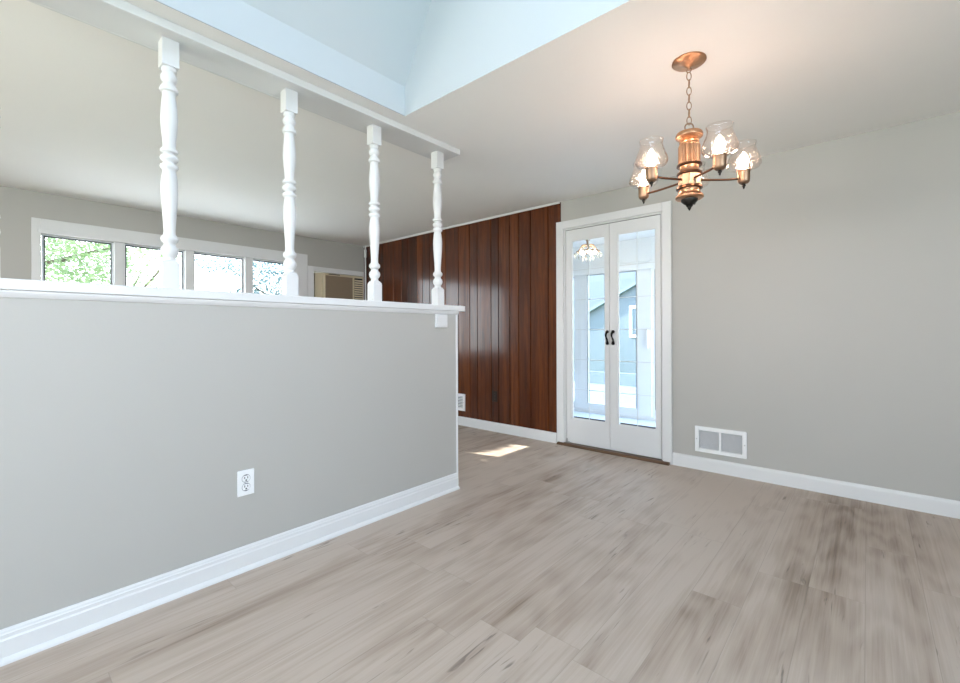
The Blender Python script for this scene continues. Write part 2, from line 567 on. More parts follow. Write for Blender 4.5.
BBP = [(0, 0), (.016, 0), (.016, .074), (.013, .080), (.013, .092), (.010, .095), (.009, .102), (.005, .108), (0, .108)]
SHOE = [(.016, 0), (.030, 0), (.029, .008), (.024, .015), (.016, .019)]
bm = bmesh.new()
for pr in (BBP, SHOE):
    extrude_profile(bm, pr, (XH + .0005, YF, 0.0005), (XH + .0005, YE + .004, 0.0005), (1, 0, 0))
struct('baseboard_half', bm, 'trim', 'white moulded baseboard along the half wall', 'baseboard')
BBB = [(0, 0), (.014, 0), (.014, .080), (.011, .092), (.004, .100), (0, .100)]
bm = bmesh.new()
extrude_profile(bm, BBB, (-1.197, D - .0005, .0005), (XR, D - .0005, .0005), (0, -1, 0))
struct('baseboard_right', bm, 'trim', 'white baseboard right of the double door', 'baseboard')
PANEL_X1 = -2.236
bm = bmesh.new()
extrude_profile(bm, BBB, (XW, D - .0185, .0005), (-2.279, D - .0185, .0005), (0, -1, 0))
struct('baseboard_back', bm, 'trim', 'white baseboard under the wood panelling', 'baseboard')
bm = bmesh.new()
extrude_profile(bm, BBB, (XW + .0005, YF, .0005), (XW + .0005, D - .04, .0005), (1, 0, 0))
struct('baseboard_left', bm, 'trim', 'white baseboard along the living room window wall', 'baseboard')

# wood panelling: boards of random width with V grooves, in one wall lining
def panelling():
    px = [-5.542, -5.40, -5.22, -5.083, -4.847, -4.674, -4.545, -4.358, -4.250, -4.118, -3.985, -3.833, -3.612, -3.434, -3.317, -3.114, -3.008, -2.855, -2.739, -2.587, -2.374, PANEL_X1]
    bm = bmesh.new()
    lay = bm.loops.layers.float_color.new('tone')
    rnd = random.Random(3)
    yb, yf, gd, gw = D - .0005, D - .018, D - .011, .004
    for x0, x1 in zip(px, px[1:]):
        a0, a1 = x0 + .0012, x1 - .0012
        pts = [(a0, yb), (a0, gd), (a0 + gw, yf), (a1 - gw, yf), (a1, gd), (a1, yb)]
        lo = [bm.verts.new((x, y, 0.001)) for x, y in pts]
        hi = [bm.verts.new((x, y, H - .001)) for x, y in pts]
        tone = rnd.random()
        fs = [bm.faces.new((lo[i], lo[i + 1], hi[i + 1], hi[i])) for i in range(5)]
        fs += [bm.faces.new(lo), bm.faces.new(hi)]
        for f in fs:
            for l in f.loops:
                l[lay] = (tone, tone, tone, 1)
    for x in px[1:-1]:
        for f in box(bm, x - .0012, x + .0012, D - .004, D - .0005, .001, H - .001):
            for l in f.loops:
                l[lay] = (0, 0, 0, 1)
    return bm


struct('wall_panelling', panelling(), 'panel', 'dark brown vertical wood board panelling on the back wall', 'wall panelling')
bm = bmesh.new()
extrude_profile(bm, [(0, H - .018), (.008, H - .017), (.014, H - .010), (.015, H - .0005), (0, H - .0005)], (XW, D - .0182, 0), (PANEL_X1, D - .0182, 0), (0, -1, 0))
struct('trim_5', bm, 'trim', 'thin white moulding between panelling and ceiling', 'trim')

# ------------------------------------------------------------------ french door
d1 = thing('door_1', 'pair of white glazed doors with black pulls in the back wall', 'door', (-1.742, D, 0), None, 'structure')


def dpart(name, bm, mat, parent=d1, **k):
    for v in bm.verts:
        v.co -= Vector((-1.742, D, 0))
    return obj(name, bm, mat, parent, **k)


CY0, CY1 = D - .022, D - .0005
bm = boxes((-2.277, -2.205, CY0, CY1, 0.0005, 2.152), (-1.270, -1.198, CY0, CY1, .0005, 2.152), (-2.205, -1.270, CY0, CY1, 2.080, 2.152))
box(bm, -2.277, -2.262, CY0 - .005, CY0, 0.0005, 2.152)
box(bm, -1.213, -1.198, CY0 - .005, CY0, 0.0005, 2.152)
dpart('casing', bm, 'trim', bevel=0.003)
bm = boxes((-2.209, -2.190, CY1, D + .118, .02, 2.084), (-1.285, -1.266, CY1, D + .118, .02, 2.084), (-2.190, -1.285, CY1, D + .118, 2.066, 2.084),
           (-2.190, -1.285, D + .045, D + .06, 2.046, 2.066))
dpart('jamb', bm, 'trim')
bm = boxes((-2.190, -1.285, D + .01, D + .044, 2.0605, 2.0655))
dpart('head_gap_shade', bm, 'dark')  # dark strip stands in for the shade in the gap above the leaves
bm = bmesh.new()
extrude_profile(bm, [(0, 0.0005), (.17, .0005), (.17, .016), (.155, .020), (.02, .020), (.006, .010)], (-2.262, D - .06, 0), (-1.212, D - .06, 0), (0, 1, 0))
dpart('threshold', bm, 'threshold')


def leaf(x0, x1, g0, g1, pull_x, hinge_left):
    gz0, gz1 = 0.255, 1.958
    z0, z1 = 0.026, 2.060
    y0, y1 = D + .004, D + .042
    bm = boxes((x0, g0, y0, y1, z0, z1), (g1, x1, y0, y1, z0, z1), (g0, g1, y0, y1, z0, gz0), (g0, g1, y0, y1, gz1, z1))
    lf = dpart('door_leaf', bm, 'trim')
    # glazing bead
    b = .010
    bm = boxes((g0, g0 + b, y0 + .008, y0 + .018, gz0, gz1), (g1 - b, g1, y0 + .008, y0 + .018, gz0, gz1),
               (g0 + b, g1 - b, y0 + .008, y0 + .018, gz0, gz0 + b), (g0 + b, g1 - b, y0 + .008, y0 + .018, gz1 - b, gz1))
    dpart('glazing_bead', bm, 'trim', lf)
    bm = boxes((g0 + b, g1 - b, y0 + .030, y0 + .036, gz0, gz0 + .020))
    dpart('bottom_gasket', bm, 'gasket', lf)
    dpart('glass_pane', boxes((g0 + .002, g1 - .002, y0 + .019, y0 + .023, gz0 + .002, gz1 - .002)), 'glass', lf)
    xm = (g0 + g1) / 2
    yb0, yb1 = y0 + .024, y0 + .029
    bs = [(xm - .003, xm + .003, yb0, yb1, gz0, gz1)]
    for k in range(1, 6):
        z = gz0 + (gz1 - gz0) * k / 6
        bs.append((g0, g1, yb0, yb1, z - .003, z + .003))
    dpart('muntin_grid', boxes(*bs), 'trim', lf)
    # black S shaped pull
    bm = bmesh.new()
    s = 1
    pts = []
    for k in range(15):
        t_ = k / 14
        z = 0.980 + .108 * t_
        pts.append((pull_x + s * .007 * math.sin(2 * PI * t_), y0 - .010 - .016 * math.sin(PI * t_), z))
    tube(bm, pts, .005, 8, radii=[.0062 + .004 * abs(math.cos(PI * k / 14)) for k in range(15)])
    for z in (0.982, 1.086):
        lathe_y(bm, (pull_x, y0 - .0005, z), [(.005, .016), (.012, .012), (.015, .006), (.014, .0)], 14)
    dpart('pull_handle', bm, 'black', lf, smooth=True)
    return lf


def lathe_y(bm, at, prof, seg=14):
    """turned round an axis along -Y: prof of (r, distance in front)."""
    rings = []
    for r, d in prof:
        rings.append([bm.verts.new((at[0] + r * math.cos(2 * PI * i / seg), at[1] - d, at[2] + r * math.sin(2 * PI * i / seg))) for i in range(seg)])
    for a, b in zip(rings, rings[1:]):
        for i in range(seg):
            bm.faces.new((a[i], a[(i + 1) % seg], b[(i + 1) % seg], b[i]))
    bm.faces.new(rings[0])
    bm.faces.new(rings[-1])


leaf(-2.186, -1.744, -2.131, -1.784, -1.763, True)
leaf(-1.740, -1.290, -1.669, -1.330, -1.708, False)
bm = boxes((-2.188, -2.150, D - .012, D + .003, .0235, .036), (-2.186, -2.174, D - .006, D + .003, .037, .062))
dpart('pivot_hinge', bm, 'steel')

# ------------------------------------------------------------------ window strip of the living room
w1 = thing('window_1', 'strip of four white-framed windows on living room far wall', 'window', (XW, 1.5, WIN_Z0), None, 'structure')


def wpart(name, bm, mat, parent, org, **k):
    for v in bm.verts:
        v.co -= Vector(org)
    return obj(name, bm, mat, parent, **k)


WO = (XW, 1.5, WIN_Z0)
CX0, CX1 = XW + .0005, XW + .020
bm = boxes((CX0, CX1, 0.298, 0.358, .62, 2.115), (CX0, CX1, 2.66, 2.845, .62, 2.115), (CX0, CX1, .358, 2.66, 2.012, 2.115), (CX0, CX1, .358, 2.66, .62, .70))
box(bm, CX1, CX1 + .016, .34, 2.68, 1.985, 2.022)
wpart('casing', bm, 'trim', w1, WO, bevel=0.003)
panes = [(.385, .850), (.968, 1.450), (1.566, 2.058), (2.182, 2.650)]
for (a0, a1), (b0, b1) in zip(panes, panes[1:]):
    wpart('mullion', boxes((XW - .115, XW + .012, a1 + .018, b0 - .018, WIN_Z0, WIN_Z1)), 'trim', w1, WO, bevel=0.002)
for a0, a1 in panes:
    f0, f1 = a0 - .0175, a1 + .0175
    z0, z1 = WIN_Z0 + .001, WIN_Z1 - .001
    bm = boxes((XW - .085, XW - .05, f0, a0 - .004, z0, z1), (XW - .085, XW - .05, a1 + .004, f1, z0, z1),
               (XW - .085, XW - .05, a0 - .004, a1 + .004, z0, z0 + .03), (XW - .085, XW - .05, a0 - .004, a1 + .004, z1 - .014, z1))
    sash = wpart('sash', bm, 'vinyl', w1, WO)
    bm = boxes((XW - .0495, XW - .046, a0 - .006, a0 + .004, z0 + .025, z1 - .008), (XW - .0495, XW - .046, a1 - .004, a1 + .006, z0 + .025, z1 - .008),
               (XW - .0495, XW - .046, a0 + .004, a1 - .004, z1 - .022, z1 - .008), (XW - .0495, XW - .046, a0 + .004, a1 - .004, z0 + .025, z0 + .034))
    wpart('gasket', bm, 'gasket', sash, WO)
    wpart('glass_pane', boxes((XW - .070, XW - .066, a0 - .004, a1 + .004, z0 + .03, z1 - .014)), 'glass', sash, WO)

# framed opening with the air conditioner
AO = (XW, 3.3, AC_Z0)
w2 = thing('window_2', 'small cream-framed opening around the air conditioner', 'window', AO, None, 'structure')
bm = boxes((CX0, CX1, 2.848, AC_Y0, 1.36, 1.972), (CX0, CX1, AC_Y1, D - .030, 1.36, 1.972), (CX0, CX1, AC_Y0, AC_Y1, AC_Z1, 1.972), (CX0, CX1, AC_Y0, AC_Y1, 1.36, AC_Z0))
wpart('casing', bm, 'trim', w2, AO, bevel=0.003)
ac = thing('air_conditioner', 'beige air conditioner with brown grille set in the far wall', 'air conditioner', (XW, 3.3, AC_Z0 + .0005))
AO = (XW, 3.3, AC_Z0 + .0005)
AX = XW + .035
zt, zb = AC_Z1 - .012, AC_Z0 + .0005
bm = boxes((XW - .2, AX, 3.062, 3.688, zb, zt))
box(bm, AX, AX + .006, 3.072, 3.678, zt - .022, zt - .002)
box(bm, AX, AX + .006, 3.505, 3.532, zb, zt - .022)
wpart('body', bm, 'beige', ac, AO, bevel=0.004)
wpart('side_panel', boxes((XW - .06, XW - .02, 2.966, 3.060, zb, zt)), 'beige', ac, AO)
wpart('side_gap_shade', boxes((XW - .075, XW - .062, 2.934, 3.060, zb, zt)), 'dark', ac, AO)  # dark sheet stands in for the shaded gap beside the unit
bm = boxes((AX + .0005, AX + .010, 3.090, 3.500, zb + .02, zt - .030))
for k in range(24):
    z = zb + .03 + k * .0155
    box(bm, AX + .010, AX + .014, 3.095, 3.495, z, z + .006)
wpart('intake_grille', bm, 'taupe', ac, AO)
bm = boxes((AX + .0005, AX + .004, 3.537, 3.668, zb + .02, zt - .030))
wpart('vent_recess', bm, 'dark', ac, AO)
for k in range(9):
    z = zt - .075 - k * .032
    wpart('vent_slat', boxes((AX + .0045, AX + .012, 3.537, 3.668, z, z + .021)), 'beige', ac, AO)
wpart('top_slot', boxes((AX + .0065, AX + .009, 3.130, 3.30, zt - .016, zt - .006)), 'dark', ac, AO)

cp = thing('corner_pipe', 'thin white pipe with fitting running up the far corner', 'pipe', (XW + .075, D - .042, .12))
bm = bmesh.new()
lathe(bm, [(.011, 0), (.011, 2.2295)], 12)
obj('pipe', bm, 'trim', cp, smooth=True)
bm = bmesh.new()
lathe(bm, [(.012, 2.055), (.019, 2.06), (.019, 2.165), (.012, 2.17)], 12)
obj('fitting', bm, 'trim', cp, smooth=True)

# ------------------------------------------------------------------ spindles
SP_X = -2.203
PROF = [(.0225, 1.392), (.023, 1.398), (.0205, 1.404), (.024, 1.410), (.030, 1.420), (.0325, 1.432), (.030, 1.444), (.024, 1.452),
        (.0205, 1.459), (.022, 1.466), (.029, 1.472), (.0325, 1.481), (.031, 1.490), (.026, 1.496), (.0215, 1.503), (.021, 1.520), (.0225, 1.55),
        (.026, 1.60), (.0295, 1.65), (.031, 1.69), (.030, 1.72), (.0265, 1.752), (.024, 1.766), (.0255, 1.772), (.031, 1.777), (.0335, 1.785), (.031, 1.793),
        (.0215, 1.798), (.022, 1.803), (.0315, 1.812), (.0335, 1.820), (.031, 1.829), (.0215, 1.836), (.0215, 1.841), (.0315, 1.845), (.0335, 1.851), (.031, 1.858),
        (.025, 1.862), (.0225, 1.870), (.024, 1.895), (.028, 1.93), (.031, 1.965), (.0315, 1.99), (.029, 2.03), (.0255, 2.07), (.024, 2.091),
        (.026, 2.096), (.0335, 2.100), (.034, 2.108), (.029, 2.122), (.022, 2.132), (.0215, 2.138), (.027, 2.144), (.0305, 2.156), (.029, 2.168), (.023, 2.176),
        (.0225, 2.181), (.027, 2.186), (.028, 2.193), (.0265, 2.1995)]
Z0 = 1.2715


def make_spindle(label, loc):
    r = thing('turned_spindle', label, 'spindle', loc, 'turned spindles along the half wall ledge')
    hw = .0305
    bm = boxes((-hw, hw, -hw, hw, 0, 1.372 - Z0))
    # shaped shoulder of the square foot
    q = [(hw, 1.372), (.029, 1.380), (.024, 1.388), (.0215, 1.3925)]
    ring = None
    for w, z in q:
        nr = [bm.verts.new((sx_ * w, sy_ * w, z - Z0)) for sx_, sy_ in ((-1, -1), (1, -1), (1, 1), (-1, 1))]
        if ring:
            for i in range(4):
                bm.faces.new((ring[i], ring[(i + 1) % 4], nr[(i + 1) % 4], nr[i]))
        ring = nr
    bm.faces.new(ring)
    obj('square_foot', bm, 'trim', r, bevel=0.0015)
    bm = bmesh.new()
    lathe(bm, [(a_, z - Z0) for a_, z in PROF], 28)
    obj('turned_shaft', bm, 'trim', r, smooth=True)
    obj('square_head', boxes((-hw, hw, -hw, hw, 2.2 - Z0, TBZ - .0008 - Z0)), 'trim', r, bevel=0.0015)
    return r


def copy_thing(o, parent=None):
    c = o.copy()
    COL.objects.link(c)
    if parent is not None:
        c.parent = parent
    for ch in [k for k in bpy.data.objects if k.parent is o]:
        copy_thing(ch, c)
    return c


SPL = ['white turned spindle nearest the open end of ledge, in front of wood panelling',
       'white turned spindle standing before the far corner beside the air conditioner',
       'white turned spindle in front of rightmost window pane, middle one of five',
       'white turned spindle in front of second window pane from left',
       'white turned spindle cut by left edge of the photo']
sp0 = None
for i, y in enumerate((2.066, 1.553, 1.040, 0.527, 0.014)):
    if sp0 is None:
        sp0 = make_spindle(SPL[0], (SP_X, y, Z0))
    else:
        c = copy_thing(sp0)
        c.location = (SP_X, y, Z0)
        c['label'] = SPL[i]

# small white block on the half wall below the last spindle
mb = thing('mounting_block', 'small white square block on half wall under end of ledge', 'block', (XH + .0005, 2.045, 1.118))
obj('block', boxes((0, .0125, -.055, .055, 0, .0895)), 'trim', mb, bevel=0.004)
obj('face_plate', boxes((.0126, .0165, -.045, .045, .010, .080)), 'trim', mb, bevel=0.0015)

# ------------------------------------------------------------------ outlets
def outlet(name, label, loc, rotz, mat, slot, w=.074, h=.117):
    """plate in the local XZ plane facing -Y."""
    r = thing(name, label, 'outlet', loc)
    r.rotation_euler = (0, 0, rotz)
    obj('cover_plate', boxes((-w / 2, w / 2, -.006, -.0005, -h / 2, h / 2)), mat, r, bevel=0.003)
    for s in (1, -1):
        zc = s * .0195
        bm = bmesh.new()
        seg = 24
        fr, bk = [], []
        for i in range(seg):
            a_ = 2 * PI * i / seg
            x_, z_ = .0172 * math.cos(a_), max(-.0135, min(.0135, .0172 * math.sin(a_)))
            fr.append(bm.verts.new((x_, -.0078, zc + z_)))
            bk.append(bm.verts.new((x_, -.0058, zc + z_)))
        for i in range(seg):
            bm.faces.new((fr[i], fr[(i + 1) % seg], bk[(i + 1) % seg], bk[i]))
        bm.faces.new(fr)
        bm.faces.new(bk)
        rc = obj('receptacle', bm, mat, r)
        bm = bmesh.new()
        lathe_y(bm, (0, -.0058, zc), [(.0186, .0006), (.0186, 0)], 24)
        obj('recess', bm, 'gasket' if mat == 'white' else slot, rc)
        bm = boxes((-.0082, -.0048, -.0084, -.0079, zc - .0005, zc + .0092), (.0048, .0082, -.0084, -.0079, zc + .000, zc + .0085))
        bm2 = bm
        box(bm2, -.0034, .0034, -.0084, -.0079, zc - .0105, zc - .0042)
        obj('slots', bm2, slot, rc)
    bm = bmesh.new()
    lathe_y(bm, (0, -.006, 0), [(.0015, .0012), (.003, .0008), (.003, 0)], 10)
    obj('screw', bm, mat, r)
    return r


outlet('wall_outlet', 'white duplex outlet low on the grey half wall', (XH, .806, .398), PI / 2, 'white', 'dark')
outlet('wall_outlet', 'dark brown outlet on the wood panelling', (-3.062, D - .018, .384), 0, 'brown_plastic', 'dark')

# ------------------------------------------------------------------ vents
def grille(name, label, loc, w, h, bars, mid=True):
    r = thing(name, label, 'vent', loc)
    b = .028
    bs = [(-w / 2, -w / 2 + b, -.018, -.0005, 0, h), (w / 2 - b, w / 2, -.018, -.0005, 0, h),
          (-w / 2 + b, w / 2 - b, -.018, -.0005, 0, b), (-w / 2 + b, w / 2 - b, -.018, -.0005, h - b, h)]
    if mid:
        bs.append((-.007, .007, -.018, -.0005, b, h - b))
    obj('frame', boxes(*bs), 'white', r, bevel=0.002)
    obj('duct_opening', boxes((-w / 2 + b, w / 2 - b, -.0035, -.0006, b, h - b)), 'duct', r)
    step = (h - 2 * b) / bars
    spans = [(-w / 2 + b, -.007), (.007, w / 2 - b)] if mid else [(-w / 2 + b, w / 2 - b)]
    for x0, x1 in spans:
        for k in range(bars):
            z = b + step * (k + .2)
            bm = bmesh.new()
            a_ = [(-.0095, z), (-.0080, z), (-.004, z + step * .40), (-.0055, z + step * .40)]
            lo = [bm.verts.new((x0 + .0002, y, zz)) for y, zz in a_]
            hi = [bm.verts.new((x1 - .0002, y, zz)) for y, zz in a_]
            for i in range(4):
                bm.faces.new((lo[i], lo[(i + 1) % 4], hi[(i + 1) % 4], hi[i]))
            bm.faces.new(lo)
            bm.faces.new(hi)
            obj('louver', bm, 'white', r)
    for s in (-1, 1):
        bm = bmesh.new()
        lathe_y(bm, (s * (w / 2 - .012), -.018, h / 2), [(.002, .002), (.0042, .001), (.0042, 0)], 10)
        obj('screw', bm, 'steel', r)
    return r


grille('wall_vent', 'white two-panel return vent low on the grey back wall', (-.847, D, .145), .354, .198, 20)
grille('wall_vent', 'pale louvered vent low on the wood panelling', (-3.686, D - .018, .172), .36, .196, 8, False)

# ------------------------------------------------------------------ chandelier
CHX, CHY = -0.624, 2.192
ch = thing('chandelier', 'copper chandelier with five lit glass shades on a chain', 'chandelier', (CHX, CHY, H))


def zz(prof):
    return [(r_, z - H) for r_, z in prof]


bm = bmesh.new()
lathe(bm, zz([(.073, H - .001), (.074, H - .006), (.068, H - .011), (.040, H - .018), (.022, H - .024), (.010, H - .030), (.006, H - .036)]), 36)
can = obj('canopy', bm, 'copper', ch, smooth=True)
bm = bmesh.new()
torus(bm, (0, 0, -.044), .010, .0022, (1, 0, 0), (0, 0, 1))
obj('hook', bm, 'brass', can, smooth=True)
zc = H - .072
k = 0
while zc > 2.060:
    bm = bmesh.new()
    ax = (math.cos(.5), math.sin(.5), 0) if k % 2 == 0 else (-math.sin(.5), math.cos(.5), 0)
    torus(bm, (0, 0, zc - H), .0098, .0021, ax, (0, 0, 1), 18, 7, 2.0)
    obj('chain_link', bm, 'brass', ch, smooth=True)
    zc -= .0345
    k += 1
bm = bmesh.new()
torus(bm, (0, 0, 2.040 - H), .019, .0032, (math.cos(.6), math.sin(.6), 0), (0, 0, 1), 22, 8)
obj('top_ring', bm, 'brass', ch, smooth=True)
bm = bmesh.new()
lathe(bm, zz([(.006, 2.022), (.014, 2.020), (.040, 2.018), (.055, 2.012), (.060, 2.002), (.058, 1.992), (.046, 1.984), (.038, 1.980), (.040, 1.974), (.043, 1.970), (.040, 1.964), (.043, 1.960), (.044, 1.955)]), 40)
obj('column_cap', bm, 'copper', ch, smooth=True)
bm = bmesh.new()
lathe(bm, zz([(.045, 1.9549), (.047, 1.950), (.047, 1.872), (.045, 1.8672)]), 40, flute=(1, 2))
obj('fluted_column', bm, 'copper', ch)
bm = bmesh.new()
lathe(bm, zz([(.045, 1.867), (.054, 1.865), (.055, 1.858), (.047, 1.856)]), 40)
obj('upper_band', bm, 'bronze', ch, smooth=True)
bm = bmesh.new()
lathe(bm, zz([(.041, 1.8558), (.040, 1.846), (.043, 1.832), (.046, 1.8282)]), 40)
obj('waist', bm, 'copper', ch, smooth=True)
bm = bmesh.new()
lathe(bm, zz([(.047, 1.828), (.054, 1.826), (.055, 1.819), (.048, 1.817)]), 40)
obj('middle_band', bm, 'bronze', ch, smooth=True)
bm = bmesh.new()
lathe(bm, zz([(.048, 1.8168), (.049, 1.812), (.049, 1.768), (.048, 1.7642)]), 10)
obj('arm_hub', bm, 'brass', ch)
bm = bmesh.new()
lathe(bm, zz([(.049, 1.764), (.056, 1.761), (.057, 1.751), (.050, 1.748)]), 40)
obj('lower_band', bm, 'bronze', ch, smooth=True)
bm = bmesh.new()
lathe(bm, zz([(.046, 1.7478), (.045, 1.738), (.052, 1.724), (.060, 1.718), (.061, 1.710), (.056, 1.705), (.036, 1.703)]), 40)
obj('base_dish', bm, 'copper', ch, smooth=True)
bm = bmesh.new()
lathe(bm, zz([(.036, 1.7028), (.035, 1.694), (.026, 1.684), (.017, 1.678), (.014, 1.676), (.015, 1.672), (.009, 1.667), (.008, 1.664), (.0085, 1.661), (.004, 1.655), (.001, 1.650)]), 30)
obj('finial', bm, 'iron', ch, smooth=True)
for k in range(5):
    a_ = 4.25712 + k * 2 * PI / 5
    ca, sa = math.cos(a_), math.sin(a_)
    R = .2288
    bm = bmesh.new()
    tube(bm, [(ca * .0495, sa * .0495, 1.790 - H), (ca * .10, sa * .10, 1.786 - H), (ca * .16, sa * .16, 1.782 - H), (ca * (R - .0255), sa * (R - .0255), 1.782 - H)], .0052, 10)
    arm = obj('arm', bm, 'bronze', ch, smooth=True)
    cx_, cy_ = ca * R, sa * R
    bm = bmesh.new()
    lathe(bm, zz([(.006, 1.756), (.016, 1.7575), (.0225, 1.764), (.025, 1.774), (.0255, 1.812), (.0275, 1.8135), (.0275, 1.817), (.024, 1.8175)]), 28, (cx_, cy_, 0))
    cup = obj('cup', bm, 'brass', arm, smooth=True)
    bm = bmesh.new()
    lathe(bm, zz([(.005, 1.7558), (.0085, 1.751), (.0085, 1.747), (.004, 1.744), (.005, 1.740), (.0015, 1.734)]), 14, (cx_, cy_, 0))
    obj('cup_finial', bm, 'iron', arm, smooth=True)
    bm = bmesh.new()
    sp = [(.026, 1.8180), (.045, 1.8215), (.062, 1.830), (.0695, 1.842), (.070, 1.853), (.067, 1.865), (.061, 1.880), (.054, 1.897), (.0495, 1.911), (.0480, 1.920), (.0490, 1.930), (.052, 1.940)]
    lathe(bm, zz(sp), 36, (cx_, cy_, 0), cap=False)
    sh = obj('glass_shade', bm, 'shade', arm, smooth=True)
    sd = sh.modifiers.new('thick', 'SOLIDIFY')
    sd.thickness = .0022
    bm = bmesh.new()
    lathe(bm, zz([(.011, 1.818), (.012, 1.828), (.018, 1.842), (.0205, 1.856), (.018, 1.872), (.011, 1.888), (.004, 1.900), (.001, 1.904)]), 14, (cx_, cy_, 0))
    obj('bulb', bm, 'bulb', arm, smooth=True)

# ------------------------------------------------------------------ porch behind the glazed doors
PY = 5.40
PX0, PX1, PH = -4.6, -0.5, 2.24
struct('floor_porch', boxes((PX0 - .1, PX1 + .1, D + .1205, PY + .1, -.08, .0)), 'porch_floor', 'pale blue grey floor of the porch behind the glazed doors', 'floor')
struct('ceiling_porch', boxes((PX0 - .1, PX1 + .1, D + .1205, PY + .1, PH, PH + .05)), 'porch', 'white ceiling of the porch behind the glazed doors', 'ceiling')
struct('wall_porch_left', boxes((PX0 - .1, PX0, D + .1205, PY + .1, .0005, PH - .0005)), 'porch', 'white left wall of the porch', 'wall')
struct('wall_porch_right', boxes((PX1, PX1 + .1, D + .1205, 3.99, .0005, PH - .0005), (PX1, PX1 + .1, 5.21, PY + .1, .0005, PH - .0005), (PX1, PX1 + .1, 3.99, 5.21, .0005, .59), (PX1, PX1 + .1, 3.99, 5.21, 2.01, PH - .0005)), 'porch', 'white right wall of the porch', 'wall')
SD0, SD1, SDZ = -3.66, -1.10, 1.95
struct('wall_porch_back', boxes((PX0, SD0, PY, PY + .1, .0005, PH - .0005), (SD1, PX1, PY, PY + .1, .0005, PH - .0005), (SD0, SD1, PY, PY + .1, SDZ, PH - .0005)), 'porch',
       'white outer wall of the porch above the sliding doors', 'wall')
d2 = thing('door_2', 'white sliding glass doors on far side of the porch', 'door', ((SD0 + SD1) / 2, PY, 0), None, 'structure')
DO = ((SD0 + SD1) / 2, PY, 0)
bm = boxes((SD0 + .001, SD0 + .05, PY + .001, PY + .099, .001, SDZ - .001), (SD1 - .05, SD1 - .001, PY + .001, PY + .099, .001, SDZ - .001),
           (SD0 + .05, SD1 - .05, PY + .001, PY + .099, SDZ - .05, SDZ - .001), (SD0 + .05, SD1 - .05, PY + .001, PY + .099, .001, .035))
box(bm, SD0 - .06, SD1 + .06, PY - .02, PY - .0005, SDZ - .095, SDZ - .012)
box(bm, SD0 - .06, SD0 + .01, PY - .02, PY - .0005, .001, SDZ - .095)
box(bm, SD1 - .01, SD1 + .06, PY - .02, PY - .0005, .001, SDZ - .095)
wpart('frame', bm, 'vinyl', d2, DO)


def slider(x0, x1, y0, st0, st1, pull=None):
    z0, z1 = .036, SDZ - .051
    bm = boxes((x0, x0 + st0, y0, y0 + .03, z0, z1), (x1 - st1, x1, y0, y0 + .03, z0, z1),
               (x0 + st0, x1 - st1, y0, y0 + .03, z0, z0 + .09), (x0 + st0, x1 - st1, y0, y0 + .03, z1 - .05, z1))
    p_ = wpart('sliding_panel', bm, 'vinyl', d2, DO)
    wpart('glass_pane', boxes((x0 + st0, x1 - st1, y0 + .012, y0 + .016, z0 + .09, z1 - .05)), 'glass', p_, DO)
    bm = boxes((x0 + st0, x0 + st0 + .008, y0 - .001, y0 + .004, z0 + .09, z1 - .05), (x1 - st1 - .008, x1 - st1, y0 - .001, y0 + .004, z0 + .09, z1 - .05),
               (x0 + st0, x1 - st1, y0 - .001, y0 + .004, z1 - .058, z1 - .05))
    wpart('gasket', bm, 'gasket', p_, DO)
    if pull is not None:
        wpart('pull', boxes((pull - .012, pull + .012, y0 - .03, y0 - .001, .88, 1.12)), 'white', p_, DO)


slider(SD0 + .051, -2.86, PY + .055, .07, .085)
slider(-3.035, -1.985, PY + .015, .195, .18, -2.03)
slider(-2.02, SD1 - .051, PY + .055, .065, .07)

cl = thing('crystal_light', 'small sparkling crystal ceiling light seen through left glazed door', 'ceiling light', (-2.507, 4.8, PH - .0005))
bm = bmesh.new()
lathe(bm, [(.055, 0), (.055, -.012), (.03, -.03), (.012, -.06), (.010, -.10)], 20)
obj('canopy', bm, 'brass', cl, smooth=True)
bm = bmesh.new()
torus(bm, (0, 0, -.16), .095, .006, (1, 0, 0), (0, 1, 0), 24, 8)
torus(bm, (0, 0, -.10), .05, .005, (1, 0, 0), (0, 1, 0), 24, 8)
for k in range(6):
    a_ = k * PI / 3
    tube(bm, [(.008 * math.cos(a_), .008 * math.sin(a_), -.09), (.05 * math.cos(a_), .05 * math.sin(a_), -.105), (.095 * math.cos(a_), .095 * math.sin(a_), -.16)], .004, 6)
obj('ring_frame', bm, 'brass', cl, smooth=True)
for k in range(5):
    a_ = k * 2 * PI / 5 + .3
    bm = bmesh.new()
    lathe(bm, [(.006, -.19), (.014, -.178), (.014, -.165), (.004, -.145)], 10, (.06 * math.cos(a_), .06 * math.sin(a_), 0))
    obj('bulb', bm, 'bulb2', cl, smooth=True)
rc = random.Random(5)
for k in range(38):
    if k < 20:
        a_, rr_, zt_ = k * 2 * PI / 20, .112, -.170 - .012 * (k % 2)
    elif k < 30:
        a_, rr_, zt_ = k * 2 * PI / 10 + .2, .062, -.112
    else:
        a_, rr_, zt_ = k * 2 * PI / 8, .045, -.215
    bm = bmesh.new()
    lathe(bm, [(.001, zt_), (.010, zt_ - .012), (.008, zt_ - .022), (.001, zt_ - .045)], 6, (rr_ * math.cos(a_), rr_ * math.sin(a_), 0))
    obj('crystal_drop', bm, 'crystal', cl)

cl.scale = (1.4, 1.4, 1.22)

